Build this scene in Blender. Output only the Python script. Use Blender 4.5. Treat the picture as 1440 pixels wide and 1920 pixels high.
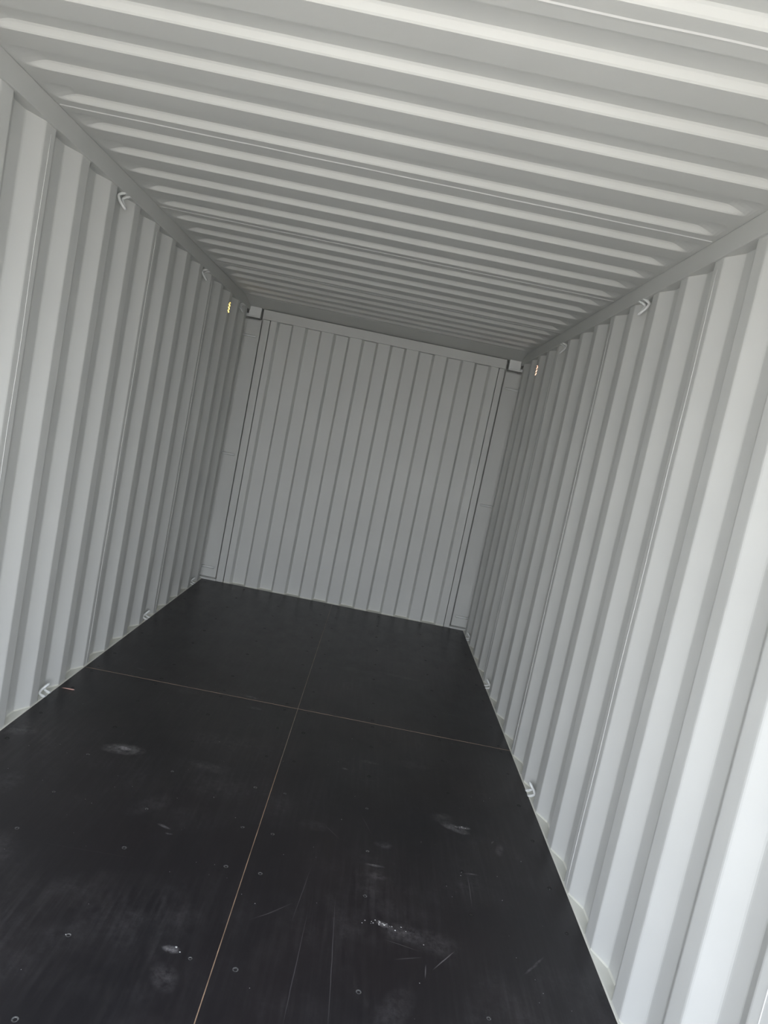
import bpy, bmesh, math, random
from mathutils import Vector, Matrix
random.seed(7)
for o in list(bpy.data.objects): bpy.data.objects.remove(o)
S = bpy.context.scene
C = bpy.context.collection

# ------------------------------------------------------------------ camera
F = 1328.031
cam = bpy.data.objects.new('camera', bpy.data.cameras.new('camera')); C.objects.link(cam)
yaw, pitch, roll = 0.016762, -0.102917, 0.201731
cy, sy, cp, sp = math.cos(yaw), math.sin(yaw), math.cos(pitch), math.sin(pitch)
fw = Vector((sy*cp, cy*cp, sp)); rt = Vector((cy, -sy, 0)); up = rt.cross(fw)
r2 = math.cos(roll)*rt + math.sin(roll)*up; u2 = -math.sin(roll)*rt + math.cos(roll)*up
M = Matrix((r2, u2, -fw)).transposed().to_4x4(); M.translation = (0.17587, -6.06827, 1.51193)
cam.matrix_world = M
cam.data.sensor_fit = 'VERTICAL'; cam.data.sensor_height = 24.0; cam.data.lens = F*24.0/1920
cam.data.clip_start = 0.01
S.camera = cam

# ------------------------------------------------------------------ sky and light
w = bpy.data.worlds.new('sky'); S.world = w; w.use_nodes = True
nt = w.node_tree; bg = nt.nodes['Background']
tc = nt.nodes.new('ShaderNodeTexCoord'); sep = nt.nodes.new('ShaderNodeSeparateXYZ')
rmp = nt.nodes.new('ShaderNodeValToRGB')
nt.links.new(tc.outputs['Generated'], sep.inputs[0]); nt.links.new(sep.outputs['Z'], rmp.inputs[0])
e = rmp.color_ramp.elements
e[0].position = 0.0; e[0].color = (0.95, 0.97, 1.0, 1)
e[1].position = 1.0; e[1].color = (0.63, 0.76, 1.0, 1)
nt.links.new(rmp.outputs[0], bg.inputs[0]); bg.inputs[1].default_value = 3.7
pd = bpy.data.lights.new('door_portal', 'AREA'); pd.shape = 'RECTANGLE'; pd.size = 2.30; pd.size_y = 2.26
pd.cycles.is_portal = True
pl = bpy.data.objects.new('door_portal', pd); C.objects.link(pl)
pl.location = (0, -5.98, 1.14); pl.rotation_euler = (math.radians(90), 0, 0)     # -Z looks along +Y, into the container
sd = bpy.data.lights.new('sun', 'SUN'); sd.energy = 8.0; sd.angle = math.radians(3); sd.color = (1, .95, .86)
so = bpy.data.objects.new('sun', sd); C.objects.link(so)
so.rotation_euler = Vector((0.62, -0.30, -0.95)).to_track_quat('-Z', 'Y').to_euler(); so.location = (-6, 0, 9)

S.view_settings.view_transform = 'Standard'; S.view_settings.look = 'None'
S.view_settings.gamma = 1; S.view_settings.use_curve_mapping = False
S.view_settings.exposure = 0.88
S.cycles.max_bounces = 14; S.cycles.diffuse_bounces = 10; S.cycles.glossy_bounces = 4
S.cycles.use_denoising = True

# ------------------------------------------------------------------ materials
def nodes(name):
    m = bpy.data.materials.new(name); m.use_nodes = True
    return m, m.node_tree, m.node_tree.nodes['Principled BSDF']
def N(t, kind, **kw):
    n = t.nodes.new(kind)
    for k, v in kw.items():
        if k in n.inputs: n.inputs[k].default_value = v
        else: setattr(n, k, v)
    return n
def paint(name, col, var=0.03, rough=0.5, spec=0.35):
    m, t, b = nodes(name)
    g = N(t, 'ShaderNodeNewGeometry')
    n1 = N(t, 'ShaderNodeTexNoise', Scale=2.2, Detail=3.0); n2 = N(t, 'ShaderNodeTexNoise', Scale=260.0, Detail=2.0)
    n3 = N(t, 'ShaderNodeTexNoise', Scale=7.0, Detail=2.0)
    for n in (n1, n2, n3): t.links.new(g.outputs['Position'], n.inputs['Vector'])
    r = N(t, 'ShaderNodeValToRGB'); e = r.color_ramp.elements
    e[0].position = .3; e[1].position = .7
    e[0].color = tuple(c*(1-var) for c in col)+(1,); e[1].color = tuple(min(1, c*(1+var)) for c in col)+(1,)
    t.links.new(n1.outputs['Fac'], r.inputs[0]); t.links.new(r.outputs[0], b.inputs['Base Color'])
    bp = N(t, 'ShaderNodeBump', Strength=0.10, Distance=0.0006); t.links.new(n2.outputs['Fac'], bp.inputs['Height'])
    bp2 = N(t, 'ShaderNodeBump', Strength=0.25, Distance=0.006); t.links.new(n3.outputs['Fac'], bp2.inputs['Height'])
    t.links.new(bp2.outputs[0], bp.inputs['Normal']); t.links.new(bp.outputs[0], b.inputs['Normal'])
    b.inputs['Roughness'].default_value = rough; b.inputs['Specular IOR Level'].default_value = spec
    return m
GREY = (0.60, 0.606, 0.588)
m_wall = paint('grey_paint', GREY)
m_trim = paint('grey_trim_paint', (0.58, 0.586, 0.568))
m_ring = paint('light_ring_paint', (0.72, 0.73, 0.72), rough=.35, spec=.5)
m_weld = paint('weld_paint', (0.60, 0.60, 0.59), rough=.4, spec=.4)
m_seal = paint('cream_sealant', (0.66, 0.66, 0.60), var=.06)
def plain(name, col, rough=.6, **kw):
    m, t, b = nodes(name); g = N(t, 'ShaderNodeNewGeometry')
    n = N(t, 'ShaderNodeTexNoise', Scale=kw.pop('scale', 30.0), Detail=4.0); t.links.new(g.outputs['Position'], n.inputs['Vector'])
    r = N(t, 'ShaderNodeValToRGB'); v = kw.pop('var', .15)
    r.color_ramp.elements[0].position = .35; r.color_ramp.elements[1].position = .65
    r.color_ramp.elements[0].color = tuple(c*(1-v) for c in col)+(1,); r.color_ramp.elements[1].color = tuple(min(1, c*(1+v)) for c in col)+(1,)
    t.links.new(n.outputs['Fac'], r.inputs[0]); t.links.new(r.outputs[0], b.inputs['Base Color'])
    b.inputs['Roughness'].default_value = rough
    for k, v in kw.items(): b.inputs[k].default_value = v
    return m
m_edge = plain('raw_plywood_edge', (0.36, 0.25, 0.17), var=.3, scale=12.)
m_dark = plain('screw_hole_black', (0.006, 0.006, 0.006))
m_screw = plain('scuffed_screw_steel', (0.16, 0.16, 0.16), rough=.45, var=.5, scale=160., Metallic=.5)
m_chip = plain('white_paint_chip', (0.55, 0.55, 0.54))
m_wood = plain('reddish_wood_splinter', (0.42, 0.25, 0.21), var=.3)
m_ground = plain('pale_concrete', (0.43, 0.39, 0.33), var=.12, scale=1.5)
def orange(name, col):
    m, t, b = nodes(name)
    tr = N(t, 'ShaderNodeBsdfTranslucent'); df = N(t, 'ShaderNodeBsdfDiffuse'); mx = N(t, 'ShaderNodeMixShader')
    n = N(t, 'ShaderNodeTexNoise', Scale=90.0); g = N(t, 'ShaderNodeNewGeometry'); t.links.new(g.outputs['Position'], n.inputs['Vector'])
    r = N(t, 'ShaderNodeValToRGB'); r.color_ramp.elements[0].color = tuple(c*.8 for c in col)+(1,); r.color_ramp.elements[1].color = col+(1,)
    t.links.new(n.outputs['Fac'], r.inputs[0])
    t.links.new(r.outputs[0], tr.inputs['Color']); t.links.new(r.outputs[0], df.inputs['Color'])
    mx.inputs[0].default_value = .05; t.links.new(tr.outputs[0], mx.inputs[1]); t.links.new(df.outputs[0], mx.inputs[2])
    t.links.new(mx.outputs[0], t.nodes['Material Output'].inputs[0]); t.nodes.remove(b)
    return m
m_orange = orange('translucent_amber_plastic', (1.0, .62, .12))
m_red = orange('translucent_orange_red_plastic', (1.0, .50, .33))

# black film-faced plywood: grain, dust haze, smudges and scratches that lie on the boards
def plywood():
    m, t, b = nodes('black_film_plywood'); L = t.links
    g = N(t, 'ShaderNodeNewGeometry'); P = g.outputs['Position']
    def vec(sc): 
        v = N(t, 'ShaderNodeVectorMath', operation='MULTIPLY'); L.new(P, v.inputs[0]); v.inputs[1].default_value = sc; return v.outputs[0]
    def noise(v, s, d=4, rg=.6):
        n = N(t, 'ShaderNodeTexNoise', Scale=s, Detail=d, Roughness=rg); L.new(v, n.inputs['Vector']); return n.outputs['Fac']
    def mr(x, a, c, lo=0., hi=1.):
        n = N(t, 'ShaderNodeMapRange'); L.new(x, n.inputs[0]); n.inputs[1].default_value = a; n.inputs[2].default_value = c; n.inputs[3].default_value = lo; n.inputs[4].default_value = hi; return n.outputs[0]
    def mth(op, x, y=None):
        n = N(t, 'ShaderNodeMath', operation=op)
        for i, q in enumerate((x, y)):
            if q is None: continue
            if isinstance(q, (int, float)): n.inputs[i].default_value = q
            else: L.new(q, n.inputs[i])
        return n.outputs[0]
    grain = noise(vec((60, 3.0, 1)), 1.0, 6)
    cloud = noise(vec((1, 1, 1)), 2.0, 5)
    cloud2 = noise(vec((1.5, .8, 1)), 7.0, 6, .7)
    fine = noise(vec((1, 1, 1)), 38.0, 6, .75)
    speck = noise(vec((1, 1, 1)), 150.0, 2)
    dust = mth('MULTIPLY', mr(cloud, .45, .75), mr(cloud2, .42, .75))
    haze = mth('MULTIPLY', mth('MULTIPLY', dust, mr(fine, .35, .7)), .11)
    haze = mth('ADD', haze, mth('MULTIPLY', mth('MULTIPLY', mr(grain, .45, .7), mr(cloud, .35, .7)), .022))
    haze = mth('ADD', haze, mth('MULTIPLY', mth('MULTIPLY', mr(speck, .78, .84), mr(cloud2, .45, .62)), .10))
    sep = N(t, 'ShaderNodeSeparateXYZ'); L.new(P, sep.inputs[0])
    wob = mth('MULTIPLY', mth('SUBTRACT', noise(vec((1, 1, 1)), 9.0, 3), .5), .06)
    # (x, y, half length, half width, angle deg, strength, texture)
    marks = [(-.66,-3.185,.10,.05,10,.10,1), (-.655,-3.175,.03,.018,0,.20,1), (-.30,-3.19,.09,.04,-15,.030,1), (-.27,-2.365,.07,.020,-12,.07,1),
             (-1.12,-3.20,.10,.05,20,.045,1), (-.95,-3.60,.12,.06,80,.022,1), (-.42,-3.55,.12,.05,60,.018,1), (-.80,-3.97,.10,.12,10,.024,1),
             (.475,-3.965,.035,.014,-25,.11,1), (.53,-3.985,.07,.05,5,.035,1), (.62,-4.0,.10,.06,0,.022,1),
             (.66,-4.07,.065,.0022,52,.11,0), (.60,-4.13,.03,.002,85,.09,0), (.55,-4.09,.05,.002,20,.05,0), (.53,-4.04,.06,.0015,-12,.06,0),
             (.77,-3.30,.07,.03,-20,.10,1), (.81,-3.28,.03,.012,0,.20,1), (.72,-3.24,.06,.05,30,.03,1), (.61,-2.80,.09,.05,0,.022,1),
             (.92,-3.35,.015,.004,60,.20,1), (.94,-3.40,.05,.018,75,.045,1), (.95,-4.02,.07,.005,50,.06,1),
             (.40,-2.86,.05,.02,0,.05,1), (.29,-2.97,.02,.01,0,.12,1), (.47,-3.52,.04,.025,0,.05,1), (.80,-3.60,.03,.006,10,.09,1), (.785,-3.70,.10,.0018,88,.06,0),
             (.44,-3.66,.04,.008,0,.09,1), (.45,-3.72,.04,.02,0,.03,1), (.27,-3.50,.05,.0016,-50,.06,0), (.20,-3.88,.17,.0015,84,.045,0), (.22,-4.20,.25,.0016,88,.05,0), (.32,-4.15,.3,.0016,92,.055,0),
             (.20,-3.48,.07,.04,0,.020,1), (.13,-3.99,.07,.0016,45,.06,0), (.10,-4.02,.06,.0014,40,.05,0), (-.13,-4.23,.03,.015,0,.14,1), (-.12,-4.33,.06,.04,-60,.03,1),
             (-.33,-3.67,.03,.008,-20,.10,1), (-.30,-3.71,.015,.006,0,.12,1), (-.52,-3.88,.20,.0012,2,.02,0), (.55,-1.55,.16,.03,-5,.030,1), (.30,-1.6,.2,.05,0,.016,1),
             (.88,-2.05,.08,.004,-8,.05,1), (.0,-2.38,.9,.02,0,.006,1), (-.90,-2.28,.03,.003,-10,.10,0), (-.60,-2.45,.10,.05,0,.018,1), (-.22,-2.50,.05,.02,0,.05,1), (.50,-4.30,.12,.05,60,.02,1), (.85,-4.35,.10,.05,60,.025,1), (.40,-3.40,.07,.0014,-70,.05,0)]
    tot = haze
    for (mx, my, a, c, ang, st, tex) in marks:
        st *= 1.7 if tex else 1.5
        A = math.radians(ang); ca, sa = math.cos(A), math.sin(A)
        dx = mth('SUBTRACT', sep.outputs[0], mx); dy = mth('SUBTRACT', sep.outputs[1], my)
        q = .12 if tex == 0 else 1.
        u = mth('ADD', mth('MULTIPLY', dx, ca/a), mth('MULTIPLY', dy, sa/a))
        v = mth('ADD', mth('MULTIPLY', dx, -sa/c), mth('MULTIPLY', dy, ca/c))
        v = mth('ADD', v, mth('MULTIPLY', wob, (q*.6/c) if tex == 0 else .3/c))
        d = mth('ADD', mth('MULTIPLY', u, u), mth('MULTIPLY', v, v))
        f = mr(d, 1.0, 0.0, 0., st)
        if tex: f = mth('MULTIPLY', f, mr(fine, .38, .62))
        tot = mth('ADD', tot, f)
    mix = N(t, 'ShaderNodeMix', data_type='RGBA')
    tint = N(t, 'ShaderNodeMix', data_type='RGBA'); L.new(mr(noise(vec((1, 1, 1)), 1.3, 2), .35, .65), tint.inputs[0])
    tint.inputs[6].default_value = (.0150, .0122, .0140, 1); tint.inputs[7].default_value = (.0120, .0110, .0132, 1)
    L.new(tot, mix.inputs[0]); L.new(tint.outputs[2], mix.inputs[6]); mix.inputs[7].default_value = (.78, .74, .75, 1)
    L.new(mix.outputs[2], b.inputs['Base Color'])
    rg = mth('ADD', mth('MULTIPLY', cloud2, .22), .26); L.new(rg, b.inputs['Roughness'])
    b.inputs['Specular IOR Level'].default_value = .38
    bp = N(t, 'ShaderNodeBump', Strength=.35, Distance=.0012); L.new(grain, bp.inputs['Height']); L.new(bp.outputs[0], b.inputs['Normal'])
    return m
m_ply = plywood()

# ------------------------------------------------------------------ helpers
def obj(name, verts, faces, mat, parent=None, mats=None, smooth=False, fmat=None):
    me = bpy.data.meshes.new(name); me.from_pydata([tuple(v) for v in verts], [], faces)
    for mm in (mats or [mat]): me.materials.append(mm)
    if fmat:
        for p, i in zip(me.polygons, fmat): p.material_index = i
    bm = bmesh.new(); bm.from_mesh(me); bmesh.ops.recalc_face_normals(bm, faces=bm.faces)
    if smooth:
        for f in bm.faces: f.smooth = True
    bm.to_mesh(me); bm.free()
    o = bpy.data.objects.new(name, me); C.objects.link(o)
    if parent: o.parent = parent
    return o
def box(name, x0, x1, y0, y1, z0, z1, mat, parent=None, bev=0.0):
    me = bpy.data.meshes.new(name); bm = bmesh.new()
    bmesh.ops.create_cube(bm, size=1.0)
    for v in bm.verts: v.co = Vector(((x0+x1)/2+v.co.x*(x1-x0), (y0+y1)/2+v.co.y*(y1-y0), (z0+z1)/2+v.co.z*(z1-z0)))
    if bev: bmesh.ops.bevel(bm, geom=list(bm.edges), offset=bev, segments=2, affect='EDGES', profile=.6)
    bm.to_mesh(me); bm.free(); me.materials.append(mat)
    o = bpy.data.objects.new(name, me); C.objects.link(o)
    if parent: o.parent = parent
    return o
def tube(name, pts, r, mat, parent=None, n=10, cyc=False):
    """swept rod through pts (already smoothed), closed caps"""
    P = [Vector(p) for p in pts]; V = []; Fc = []
    T = [(P[min(i+1, len(P)-1)]-P[max(i-1, 0)]).normalized() for i in range(len(P))]
    a = T[0].orthogonal().normalized()
    for i, p in enumerate(P):
        a = (a - T[i]*a.dot(T[i])).normalized(); b = T[i].cross(a)
        for k in range(n):
            q = 2*math.pi*k/n; V.append(p + r*(math.cos(q)*a+math.sin(q)*b))
    for i in range(len(P)-1):
        for k in range(n): Fc.append((i*n+k, i*n+(k+1) % n, (i+1)*n+(k+1) % n, (i+1)*n+k))
    Fc.append(tuple(range(n))[::-1]); Fc.append(tuple((len(P)-1)*n+k for k in range(n)))
    return obj(name, V, Fc, mat, parent, smooth=True)
def catmull(pts, seg=6):
    P = [Vector(p) for p in pts]; P = [2*P[0]-P[1]]+P+[2*P[-1]-P[-2]]; out = []
    for i in range(1, len(P)-2):
        for s in range(seg):
            t = s/seg; a, b, c, d = P[i-1:i+3]
            out.append(.5*((2*b)+(c-a)*t+(2*a-5*b+4*c-d)*t*t+(3*b-a-3*c+d)*t**3))
    out.append(P[-2]); return out
def empty(name, loc=(0, 0, 0)):
    o = bpy.data.objects.new(name, None); o.empty_display_size = .1; o.location = loc; C.objects.link(o); return o
def structure(o, label=None, cat=None):
    o['kind'] = 'structure'
    if label: o['label'] = label
    if cat: o['category'] = cat
    return o
def tag(o, label, cat, group=None):
    o['label'] = label; o['category'] = cat
    if group: o['group'] = group
    return o

# ------------------------------------------------------------------ dimensions (metres)
YD = -5.95                 # door end
XR, XO = 1.166, 1.202      # ridge plane and recess plane of the side walls
ZR, ZB = 2.404, 2.328      # top and bottom of the top side rails
XI = 1.156                 # inner face of the rails
PITCH = .284
L0, R0 = -2.912, -2.970    # far end of one ridge, left and right wall
PL, PR = .283, .286

# ------------------------------------------------------------------ floor of six sheets
def sheet(par, x0, x1, y0, y1):
    V = [(x0, y0, 0), (x1, y0, 0), (x1, y1, 0), (x0, y1, 0), (x0, y0, -.028), (x1, y0, -.028), (x1, y1, -.028), (x0, y1, -.028)]
    g = .0006; V += [(x0+g, y0+g, .0), (x1-g, y0+g, .0), (x1-g, y1-g, .0), (x0+g, y1-g, .0)]
    for i in range(4): V[i] = (V[i][0], V[i][1], -.0012)
    Fc = [(8, 9, 10, 11), (0, 1, 9, 8), (1, 2, 10, 9), (2, 3, 11, 10), (3, 0, 8, 11), (4, 5, 1, 0), (5, 6, 2, 1), (6, 7, 3, 2), (7, 4, 0, 3), (7, 6, 5, 4)]
    return obj('plywood_sheet', V, Fc, None, par, mats=[m_ply, m_edge], fmat=[0, 1, 1, 1, 1, 1, 1, 1, 1, 1])
floor = structure(box('floor', -1.20, 1.20, YD, .118, -.06, -.0305, m_edge), 'black film faced plywood floor of large sheets inside the container', 'floor')
XE = 1.1625; G = .0008
ys = [(-2.4+G, -.004), (-4.9+.1+G, -2.4-G), (YD, -4.8-G)]
for (a, b) in ys:
    for (c, d) in ((-XE, -.004-G), (-.004+G, XE)):
        sheet(floor, c, d, a, b)
# raw edge strip left showing in the joints
m_edge2 = plain('dusty_joint_filling', (0.24, 0.22, 0.20), var=.35, scale=9.)
box('joint_edge', -.004-G, -.004+G, YD, -3.1, -.026, -.0012, m_edge, floor)
box('joint_edge', -.004-G, -.004+G, -3.1, -.004, -.026, -.0012, m_edge2, floor)
box('joint_edge', -XE, XE, -2.4-G, -2.4+G, -.026, -.0010, m_edge2, floor)
box('joint_edge', -XE, XE, -4.8-G, -4.8+G, -.026, -.0016, m_edge, floor)
# screws, counter-sunk in a grid over the cross-members
def screw_mesh():
    V = []; Fc = []; n = 14
    rings = [(.0085, .0000), (.0075, .0006), (.0060, .0004), (.0036, -.0006), (.0018, -.0014)]
    for r, z in rings:
        for k in range(n): V.append((r*math.cos(2*math.pi*k/n), r*math.sin(2*math.pi*k/n), z))
    for i in range(len(rings)-1):
        for k in range(n): Fc.append((i*n+k, i*n+(k+1) % n, (i+1)*n+(k+1) % n, (i+1)*n+k))
    Fc.append(tuple((len(rings)-1)*n+k for k in range(n)))
    return V, Fc
sv, sf = screw_mesh()
n14 = 14
def screw_proto(scuffed):
    fm = [0]*n14 + [1]*n14 + [1 if scuffed else 0]*n14 + [0]*n14 + [0]
    if not scuffed: fm = [0]*len(sf)
    return obj('screw', sv, sf, None, floor, mats=[m_dark, m_screw], fmat=fm)
pA, pB = screw_proto(True), screw_proto(False)
XS = [-1.102, -.767, -.416, -.066, .055, .405, .770, 1.102]
YS = [-.10, -.42, -.74, -1.085, -1.405, -1.70, -2.12, -2.36, -2.445, -2.69, -3.005, -3.285, -3.59, -3.835, -4.255, -4.53, -4.76]
first = {True: pA, False: pB}
for yy in YS:
    for xx in XS:
        sc = yy < -3.2 and abs(xx) < .9 and random.random() < .8
        if first[sc] is not None: o = first[sc]; first[sc] = None
        else:
            o = (pA if sc else pB).copy(); C.objects.link(o)
        o.location = (xx+random.uniform(-.006, .006), yy+random.uniform(-.008, .008), .0003)
        o.rotation_euler.z = random.uniform(0, 6.28); k = random.uniform(.8, 1.15); o.scale = (k, k, 1)

# ------------------------------------------------------------------ corrugated side walls
def wall_profile(base, y0, y1, s, pitch):
    """list of (y, x) from the door end to the back, ridges 70 wide, slopes 68, recess 72"""
    k0 = int(math.floor((y0-base)/pitch))-1; pts = []
    for k in range(k0, k0+60):
        e = base+pitch*k                                  # far end of ridge k
        for yy, x in ((e-.070, XR), (e, XR), (e+.068, XO), (e+.140, XO)): pts.append((yy, x))
    def xat(y):
        for (a, xa), (b, xb) in zip(pts, pts[1:]):
            if a <= y <= b: return xa+(xb-xa)*(y-a)/max(b-a, 1e-9)
    out = [(y0, xat(y0))]+[p for p in pts if y0 < p[0] < y1]+[(y1, xat(y1))]
    return [(y, x*s) for y, x in out]
def rounded(prof, r=.006):
    out = [prof[0]]
    for i in range(1, len(prof)-1):
        p = Vector(prof[i]); a = Vector(prof[i-1])-p; b = Vector(prof[i+1])-p
        ra = min(r, a.length*.4); rb = min(r, b.length*.4); A = p+a.normalized()*ra; B = p+b.normalized()*rb
        for t in (0, .5, 1): q = A.lerp(p, t).lerp(p.lerp(B, t), t); out.append((q.x, q.y))
    out.append(prof[-1]); return out
HZ0, HZ1 = 2.187, 2.262
def wall_sheet(name, par, prof, s, hole=None, z1=ZB+.03):
    """one corrugated sheet; prof in (y, x); hole = centre y of the ventilator openings"""
    pr = rounded(prof); V = []; Fc = []
    if hole is None:
        for (y, x) in pr: V += [(x, y, -.02), (x, y, z1)]
        for i in range(len(pr)-1): Fc.append((2*i, 2*i+2, 2*i+3, 2*i+1))
        n = len(V); V += [(x+s*.002, y, z) for (x, y, z) in V[:n]]
        Fc += [tuple(n+i for i in f[::-1]) for f in Fc[:]]
        m = len(pr)
        Fc += [(0, 1, n+1, n), (2*m-2, n+2*m-2, n+2*m-1, 2*m-1)]
        Fc += [(2*i+1, 2*i+3, n+2*i+3, n+2*i+1) for i in range(m-1)]
        return obj(name, V, Fc, m_wall, par)
    # insert columns for the openings
    cw = .016; cols = [hole-1.5*cw, hole-.5*cw, hole+.5*cw, hole+1.5*cw]
    xa = [x for (y, x) in pr if abs(abs(x)-XR) < 1e-6][0]
    pr2 = sorted(pr+[(c, xa) for c in cols]); rows = [-.02, HZ0] + [HZ0+.0057*j for j in range(1, 14)] + [z1]
    for (y, x) in pr2:
        for z in rows: V.append((x, y, z))
    R_ = len(rows)
    for i in range(len(pr2)-1):
        ym = (pr2[i][0]+pr2[i+1][0])/2; c = int((ym-cols[0])//cw) if cols[0] < ym < cols[3] else -1
        for j in range(R_-1):
            jj = j-1
            if c >= 0 and 0 <= jj < 13:
                q = jj % 4
                if (q in (0, 1, 2) and c == 1) or (q in (0, 1) and c == 2) or (q in (1, 2) and c == 0): continue
            Fc.append((i*R_+j, (i+1)*R_+j, (i+1)*R_+j+1, i*R_+j+1))
    o = obj(name, V, Fc, m_wall, par)
    md = o.modifiers.new('thickness', 'SOLIDIFY'); md.thickness = .001; md.offset = 0
    return o
def side_wall(name, s, base, pitch, label):
    root = structure(empty(name, (s*XR, 0, 0)), label, 'wall')
    full = wall_profile(base, YD, .118, s, pitch)
    # sheets are welded in the middle of every fourth ridge
    cuts = []; k = -30
    e0 = WELD[name]
    while e0-4*pitch > YD: e0 -= 4*pitch
    c = e0
    while c < -.15: cuts.append(c); c += 4*pitch
    ends = [YD]+cuts+[.118]
    for a, b in zip(ends, ends[1:]):
        seg = wall_profile(base, a, b, s, pitch)
        h = VENT[name] if a < VENT[name] < b else None
        o = wall_sheet('wall_panel', root, seg, s, h); o.matrix_parent_inverse = Matrix.Translation(root.location).inverted()
    for c in cuts:
        b = tube('weld_seam', [(s*(XR-.0005), c+.003*math.sin(9*z), z) for z in [i*.115 for i in range(21)]], .0013, m_weld, root, n=6)
        b.matrix_parent_inverse = Matrix.Translation(root.location).inverted()
    # sealed ledge between the floor and the corrugation
    pr = full; V = []; Fc = []
    for (y, x) in pr: V += [(s*XE, y, -.001), (s*(XE+.004), y, .0035), (x-s*.004 if abs(x) > XR+.01 else x-s*.001, y, .006), (x+s*.001, y, .013)]
    for i in range(len(pr)-1):
        for j in range(3): Fc.append((4*i+j, 4*i+4+j, 4*i+5+j, 4*i+1+j))
    o = obj('floor_ledge', V, Fc, m_seal, root); o.matrix_parent_inverse = Matrix.Translation(root.location).inverted()
    o['label'] = 'cream sealant ledge along the floor edge'
    return root
WELD = {'wall_left': L0-.035-2*PL, 'wall_right': R0-.035-2*PR}
VENT = {'wall_left': L0-.035+8*PL, 'wall_right': R0-.035+8*PR}
wl = side_wall('wall_left', -1, L0, PL, 'left corrugated grey steel side wall')
wr = side_wall('wall_right', 1, R0, PR, 'right corrugated grey steel side wall, brighter towards the door')

# ------------------------------------------------------------------ roof of pressed sheets
roof = structure(empty('ceiling', (0, 0, ZR)), 'corrugated grey steel roof seen from inside', 'ceiling')
SEAM0 = -3.512; RP = .2155
def sm(t): t = max(0, min(1, t)); return t*t*(3-2*t)
def roof_h(x, u):
    """height of the pressing; u = distance along y inside a pitch measured from the flat's centre"""
    u = abs(((u+RP/2) % RP)-RP/2)                      # 0 = base flat centre, RP/2 = recess centre
    hy = .5*sm((u-.047)/.0155)+.5*max(0, min(1, (u-.047)/.0155))
    d = 1.150-abs(x)
    # rounded closing of each groove near the rail
    v = RP/2-u
    dd = d-.012*(v/.05)**2
    return .022*hy*sm((dd)/.085)
def roof_panel(y0, y1, flat_end=False):
    us = []
    k = 0; y = y0
    offs = [0, .0465, .0505, .0545, .0585, .0630, .085]; offs = offs+[RP/2]+[RP-q for q in offs[:0:-1]]
    while y < y1-1e-6:
        for o_ in offs:
            if y+o_ < y1-1e-6: us.append(y+o_)
        y += RP
    us.append(y1)
    xs = [-1.175, -1.155, -1.147, -1.137, -1.127, -1.115, -1.102, -1.09, -1.078, -1.066, -1.05, -1.035, -.9, -.6, -.3, 0]
    xs = xs+[-x for x in xs[-2::-1]]
    V = []; Fc = []
    for y in us:
        for x in xs:
            h = -.046*max(0, min(1, (y-y0)/.28)) if flat_end else roof_h(x, y-SEAM0)
            V.append((x, y, h))
    nx = len(xs)
    for i in range(len(us)-1):
        for j in range(nx-1): Fc.append((i*nx+j, i*nx+j+1, (i+1)*nx+j+1, (i+1)*nx+j))
    n = len(V); f0 = list(Fc); V += [(x, y, z+.002) for (x, y, z) in V]
    Fc += [tuple(n+i for i in f[::-1]) for f in f0]
    m = len(us)
    for i in range(m-1): Fc += [(i*nx, (i+1)*nx, n+(i+1)*nx, n+i*nx), (i*nx+nx-1, n+i*nx+nx-1, n+(i+1)*nx+nx-1, (i+1)*nx+nx-1)]
    for j in range(nx-1): Fc += [(j, n+j, n+j+1, j+1), ((m-1)*nx+j, (m-1)*nx+j+1, n+(m-1)*nx+j+1, n+(m-1)*nx+j)]
    return obj('roof_panel', V, Fc, m_wall, roof)
seams = [SEAM0-2*5*RP, SEAM0-5*RP, SEAM0, SEAM0+5*RP, SEAM0+10*RP, SEAM0+15*RP]
for a, b in zip(seams, seams[1:]): roof_panel(a, b)
roof_panel(YD, seams[0]) if seams[0] > YD else None
roof_panel(seams[-1], .125, True)
for s_ in seams:
    V = []; Fc = []
    for i in range(25):
        x = -1.15+2.3*i/24; y = s_+.0012*math.sin(17*x)
        V += [(x, y-.004, .0004), (x, y, -.0026), (x, y+.004, .0004)]
    for i in range(24):
        for j in range(2): Fc.append((3*i+j, 3*i+3+j, 3*i+4+j, 3*i+1+j))
    o = obj('weld_seam', V, Fc, m_weld, roof)

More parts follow.
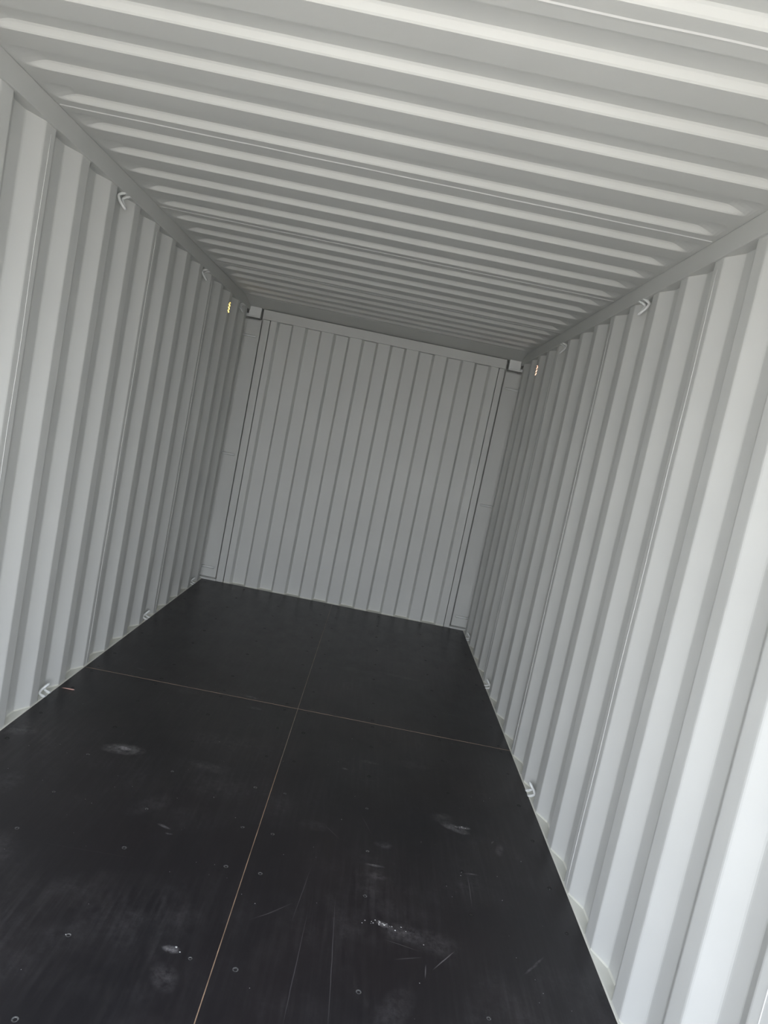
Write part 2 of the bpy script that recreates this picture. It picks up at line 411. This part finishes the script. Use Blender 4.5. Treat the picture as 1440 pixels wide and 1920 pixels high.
# ------------------------------------------------------------------ rails, end wall, posts
t1 = structure(box('trim_1', -1.219, -XI, YD, .12, ZB, ZR-.0005, m_trim, bev=.003), 'grey square top rail above the left wall', 'trim')
t2 = structure(box('trim_2', XI, 1.219, YD, .12, ZB, ZR-.0005, m_trim, bev=.003), 'grey square top rail above the right wall', 'trim')
def end_wall():
    root = structure(empty('wall_back', (0, 0, 0)), 'corrugated grey end wall at the far end of the container', 'wall')
    yi, yo = 0.004, 0.046; q = .2428; x0 = -.911
    pts = [(-.972, yi), (x0-.009, yi)]
    for k in range(8):
        a = x0+q*k
        pts += [(a-.009, yi), (a+.009, yo), (a+.1124, yo), (a+.1304, yi)]
    pts.append((.985, yi)); pts = sorted(set(pts))
    pr = rounded([(x, y) for x, y in pts], .005); V = []; Fc = []
    for (x, y) in pr: V += [(x, y, -.02), (x, y, 2.34)]
    for i in range(len(pr)-1): Fc.append((2*i, 2*i+1, 2*i+3, 2*i+2))
    n = len(V); f0 = list(Fc); V += [(x, y+.002, z) for (x, y, z) in V]; Fc += [tuple(n+i for i in f[::-1]) for f in f0]
    obj('wall_panel', V, Fc, m_wall, root)
    # sealed sill ledge in the recesses
    V = []; Fc = []
    for (x, y) in pts: V += [(x, -.005, .001), (x, y-.002, .005), (x, y+.001, .013)]
    for i in range(len(pts)-1):
        for j in range(2): Fc.append((3*i+j, 3*i+3+j, 3*i+4+j, 3*i+1+j))
    o = obj('floor_ledge', V, Fc, m_seal, root); o['label'] = 'cream sealant ledge along the floor edge'
    return root
wb = end_wall()
t3 = structure(box('trim_3', -1.043, 1.040, -.014, .060, 2.275, 2.354, m_trim, bev=.003), 'grey steel header beam above the end wall', 'trim')
def corner_post(name, s, label):
    root = structure(empty(name, (s*1.12, .03, 0)), label, 'corner post')
    def fix(o): o.matrix_parent_inverse = Matrix.Translation(root.location).inverted(); return o
    X = lambda a, b: (min(s*a, s*b), max(s*a, s*b))
    a, b = X(1.056, 1.225); fix(box('post_plate', a, b, .050, .058, .016, 2.262, m_trim, root, bev=.001))
    g = .978 if s < 0 else .990
    a, b = X(g, 1.036); fix(box('post_flange', a, b, .0015, .0045, .0, 2.274, m_trim, root, bev=.0015))
    a, b = X(1.032, 1.038); fix(box('post_return', a, b, .0035, .110, .0, 2.30, m_trim, root))
    a, b = X(1.040, 1.20); fix(box('foot_block', a, b, .0, .070, -.02, .014, m_trim, root, bev=.002))
    a, b = X(1.061, 1.163); c = fix(box('corner_casting', a, b, -.014, .09, 2.284, 2.372, m_ring, root, bev=.005))
    a, b = X(1.066, 1.192); fix(box('casting_lip', a, b, -.008, .09, 2.276, 2.300, m_ring, root, bev=.003))
    for z in (2.123, 1.110, .105):
        fix(tube('lashing_bar', [(s*1.20, .031, z), (s*1.13, .031, z), (s*1.080, .031, z)], .009, m_ring, root, n=10))
    return root
corner_post('trim_4', -1, 'grey left corner post at the far end with three lashing bars')
corner_post('trim_5', 1, 'grey right corner post at the far end with three lashing bars')

# added backing that stops light leaking in above the header and behind the posts
structure(box('light_leak_backing', -1.235, 1.235, .118, .130, -.06, 2.47, m_trim), 'added grey backing against light leaks behind the corrugated end wall', 'trim')

# door end: header and posts of the open doorway (behind the photographer's position)
structure(box('trim_6', -1.219, 1.219, YD-.06, YD, 2.28, 2.47, m_trim, bev=.004), 'grey door header above the open end', 'trim')
structure(box('trim_7', -1.219, -1.17, YD-.06, YD, -.05, 2.28, m_trim, bev=.004), 'grey door post at the left of the open end', 'trim')
structure(box('trim_8', 1.17, 1.219, YD-.06, YD, -.05, 2.28, m_trim, bev=.004), 'grey door post at the right of the open end', 'trim')
gr = structure(box('ground', -30, 30, -40, 25, -.40, -.16, m_ground), 'pale concrete yard outside the open doors', 'ground')

# ------------------------------------------------------------------ lashing rings
def ring(s, y, top, label, group):
    """bent rod loop: both legs leave the rail (or ledge), bow out into the recess and meet in a rounded tip"""
    zb = ZB if top else .004
    d = -1 if top else 1
    name = 'lashing_ring'
    hw = .025; kz = .80 if top else .70
    raw = [(XR-.012, -hw, .002), (XR+.004, -hw-.001, .008), (XR+.014, -hw, .020), (XR+.008, -hw+.003, .042), (XR-.006, -hw*.6, .066), (XR-.012, 0, .076),
           (XR-.006, hw*.6, .066), (XR+.008, hw-.003, .042), (XR+.014, hw, .020), (XR+.004, hw+.001, .008), (XR-.012, hw, .002)]
    pts = catmull([(x+(.004 if top else .008), yy, z*kz) for x, yy, z in raw], 5)
    root = empty(name, (s*XR, y, zb))
    P = [(s*(x-XR), yy, d*z) for x, yy, z in pts]
    tube('rod', P, 0.0064, m_ring, root, n=10)
    for yy in (-hw, hw):
        w_ = box('weld_bead', -.010, .010, yy-.009, yy+.009, min(0, d*.006), max(0, d*.006), m_ring, root, bev=.0028)
        w_.location.x = s*(-.006 if top else .0)
    tag(root, label, 'lashing ring', group)
    return root
RG = 'rod lashing rings along the side walls'
for s, y, top, lab in [
    (-1, -2.825, True, 'grey rod ring under the left top rail, nearest the camera'),
    (-1, -1.41, True, 'grey rod ring under the left top rail, middle of three'),
    (-1, -.265, True, 'small grey rod ring under the left top rail beside the far corner'),
    (1, -2.86, True, 'grey rod ring under the right top rail, nearest the camera'),
    (1, -1.43, True, 'grey rod ring under the right top rail, second from the camera'),
    (-1, -2.825, False, 'light grey rod ring at the foot of the left wall beside the pink splinter'),
    (-1, -1.40, False, 'grey rod ring at the foot of the left wall, middle of three'),
    (-1, -.262, False, 'tiny grey rod ring at the foot of the left wall in the far corner'),
    (1, -2.868, False, 'light grey rod ring at the foot of the right wall, nearest the camera'),
    (1, -1.43, False, 'grey rod ring at the foot of the right wall, middle of three'),
    (1, -.292, False, 'tiny grey rod ring at the foot of the right wall in the far corner')]:
    ring(s, y, top, lab, RG)

# ------------------------------------------------------------------ ventilators: translucent covers outside the openings
def vent(s, y, mat, label):
    root = empty('ventilator', (s*XR, y, 2.15))
    x0, x1 = s*.0045, s*.030
    V = [(x0, -.045, 0), (x0, .045, 0), (x0, .045, .15), (x0, -.045, .15), (x1, -.037, .012), (x1, .037, .012), (x1, .037, .138), (x1, -.037, .138)]
    obj('cover', V, [(4, 5, 6, 7), (0, 1, 5, 4), (1, 2, 6, 5), (2, 3, 7, 6), (3, 0, 4, 7)], mat, root)
    tag(root, label, 'ventilator')
vent(-1, VENT['wall_left'], m_orange, 'glowing amber ventilator openings high on the left wall')
vent(1, VENT['wall_right'], m_red, 'glowing orange-pink ventilator openings high on the right wall')

# ------------------------------------------------------------------ litter on the floor
def splinter():
    V = []; Fc = []; prof = [(0, .0004), (.012, .0016), (.034, .0026), (.055, .0030), (.062, .0012)]
    for t, r in prof:
        for k in range(5):
            a = 2*math.pi*k/5; V.append((t, r*math.cos(a), .0032+r*math.sin(a)+.01*t*(.06-t)*8))
    for i in range(4):
        for k in range(5): Fc.append((i*5+k, i*5+(k+1) % 5, (i+1)*5+(k+1) % 5, (i+1)*5+k))
    Fc += [tuple(range(5)), tuple(20+k for k in range(5))]
    o = obj('wood_splinter', V, Fc, m_wood); o.location = (-1.142, -2.715, 0); o.rotation_euler.z = .05
    tag(o, 'pinkish wood splinter on the black floor beside the left wall', 'splinter')
splinter()
def crumb_mesh(seed, r):
    rr = random.Random(seed); bm = bmesh.new(); bmesh.ops.create_icosphere(bm, subdivisions=1, radius=r)
    for v in bm.verts: v.co *= rr.uniform(.6, 1.2); v.co.z = abs(v.co.z)*.5 if v.co.z < 0 else v.co.z*.6
    return bm
def crumbs():
    out = bmesh.new()
    spots = [(.305,-2.64,.003),(.345,-3.20,.0025),(.30,-3.40,.003),(-.10,-3.53,.0028),(.11,-3.70,.0025),(.06,-3.98,.003),(-.30,-2.95,.003),(-.24,-3.12,.002),
             (.80,-3.28,.005),(.815,-3.285,.004),(.79,-3.29,.003),(.46,-3.955,.005),(.475,-3.965,.006),(.50,-3.965,.004),(.51,-3.98,.005),(.53,-3.96,.004),(.545,-3.975,.003),
             (.70,-3.70,.0025),(.76,-3.62,.004),(.765,-3.60,.003),(.60,-4.02,.003),(.58,-4.18,.003),(-.42,-4.25,.004),(-.35,-4.60,.005),(-.29,-4.55,.004),(-.12,-4.22,.006),(-.105,-4.235,.004),
             (1.02,-3.45,.003),(1.10,-3.60,.003),(.93,-3.02,.003),(.90,-3.72,.003),(-.60,-3.40,.002),(-.36,-3.25,.002),(.21,-3.62,.002),(.62,-3.45,.0025)]
    spots += [(.46+random.gauss(0, .03), -3.965+random.gauss(0, .010), random.uniform(.0015, .0035)) for _ in range(14)]
    spots += [(random.uniform(-1.05, 1.05), random.uniform(-4.4, -2.2), random.uniform(.0009, .0018)) for _ in range(90)]
    for i, (x, y, r) in enumerate(spots):
        b = crumb_mesh(i, r*(.62 if i < 35 else .8)); me = bpy.data.meshes.new('t'); b.to_mesh(me); b.free()
        me.transform(Matrix.Translation((x, y, 0)) @ Matrix.Rotation(random.uniform(0, 6), 4, 'Z')); out.from_mesh(me); bpy.data.meshes.remove(me)
    me = bpy.data.meshes.new('paint_crumbs'); out.to_mesh(me); out.free(); me.materials.append(m_chip)
    o = bpy.data.objects.new('paint_crumbs', me); C.objects.link(o); o['kind'] = 'stuff'
    tag(o, 'tiny white crumbs and paint chips scattered on the black floor', 'debris')
crumbs()
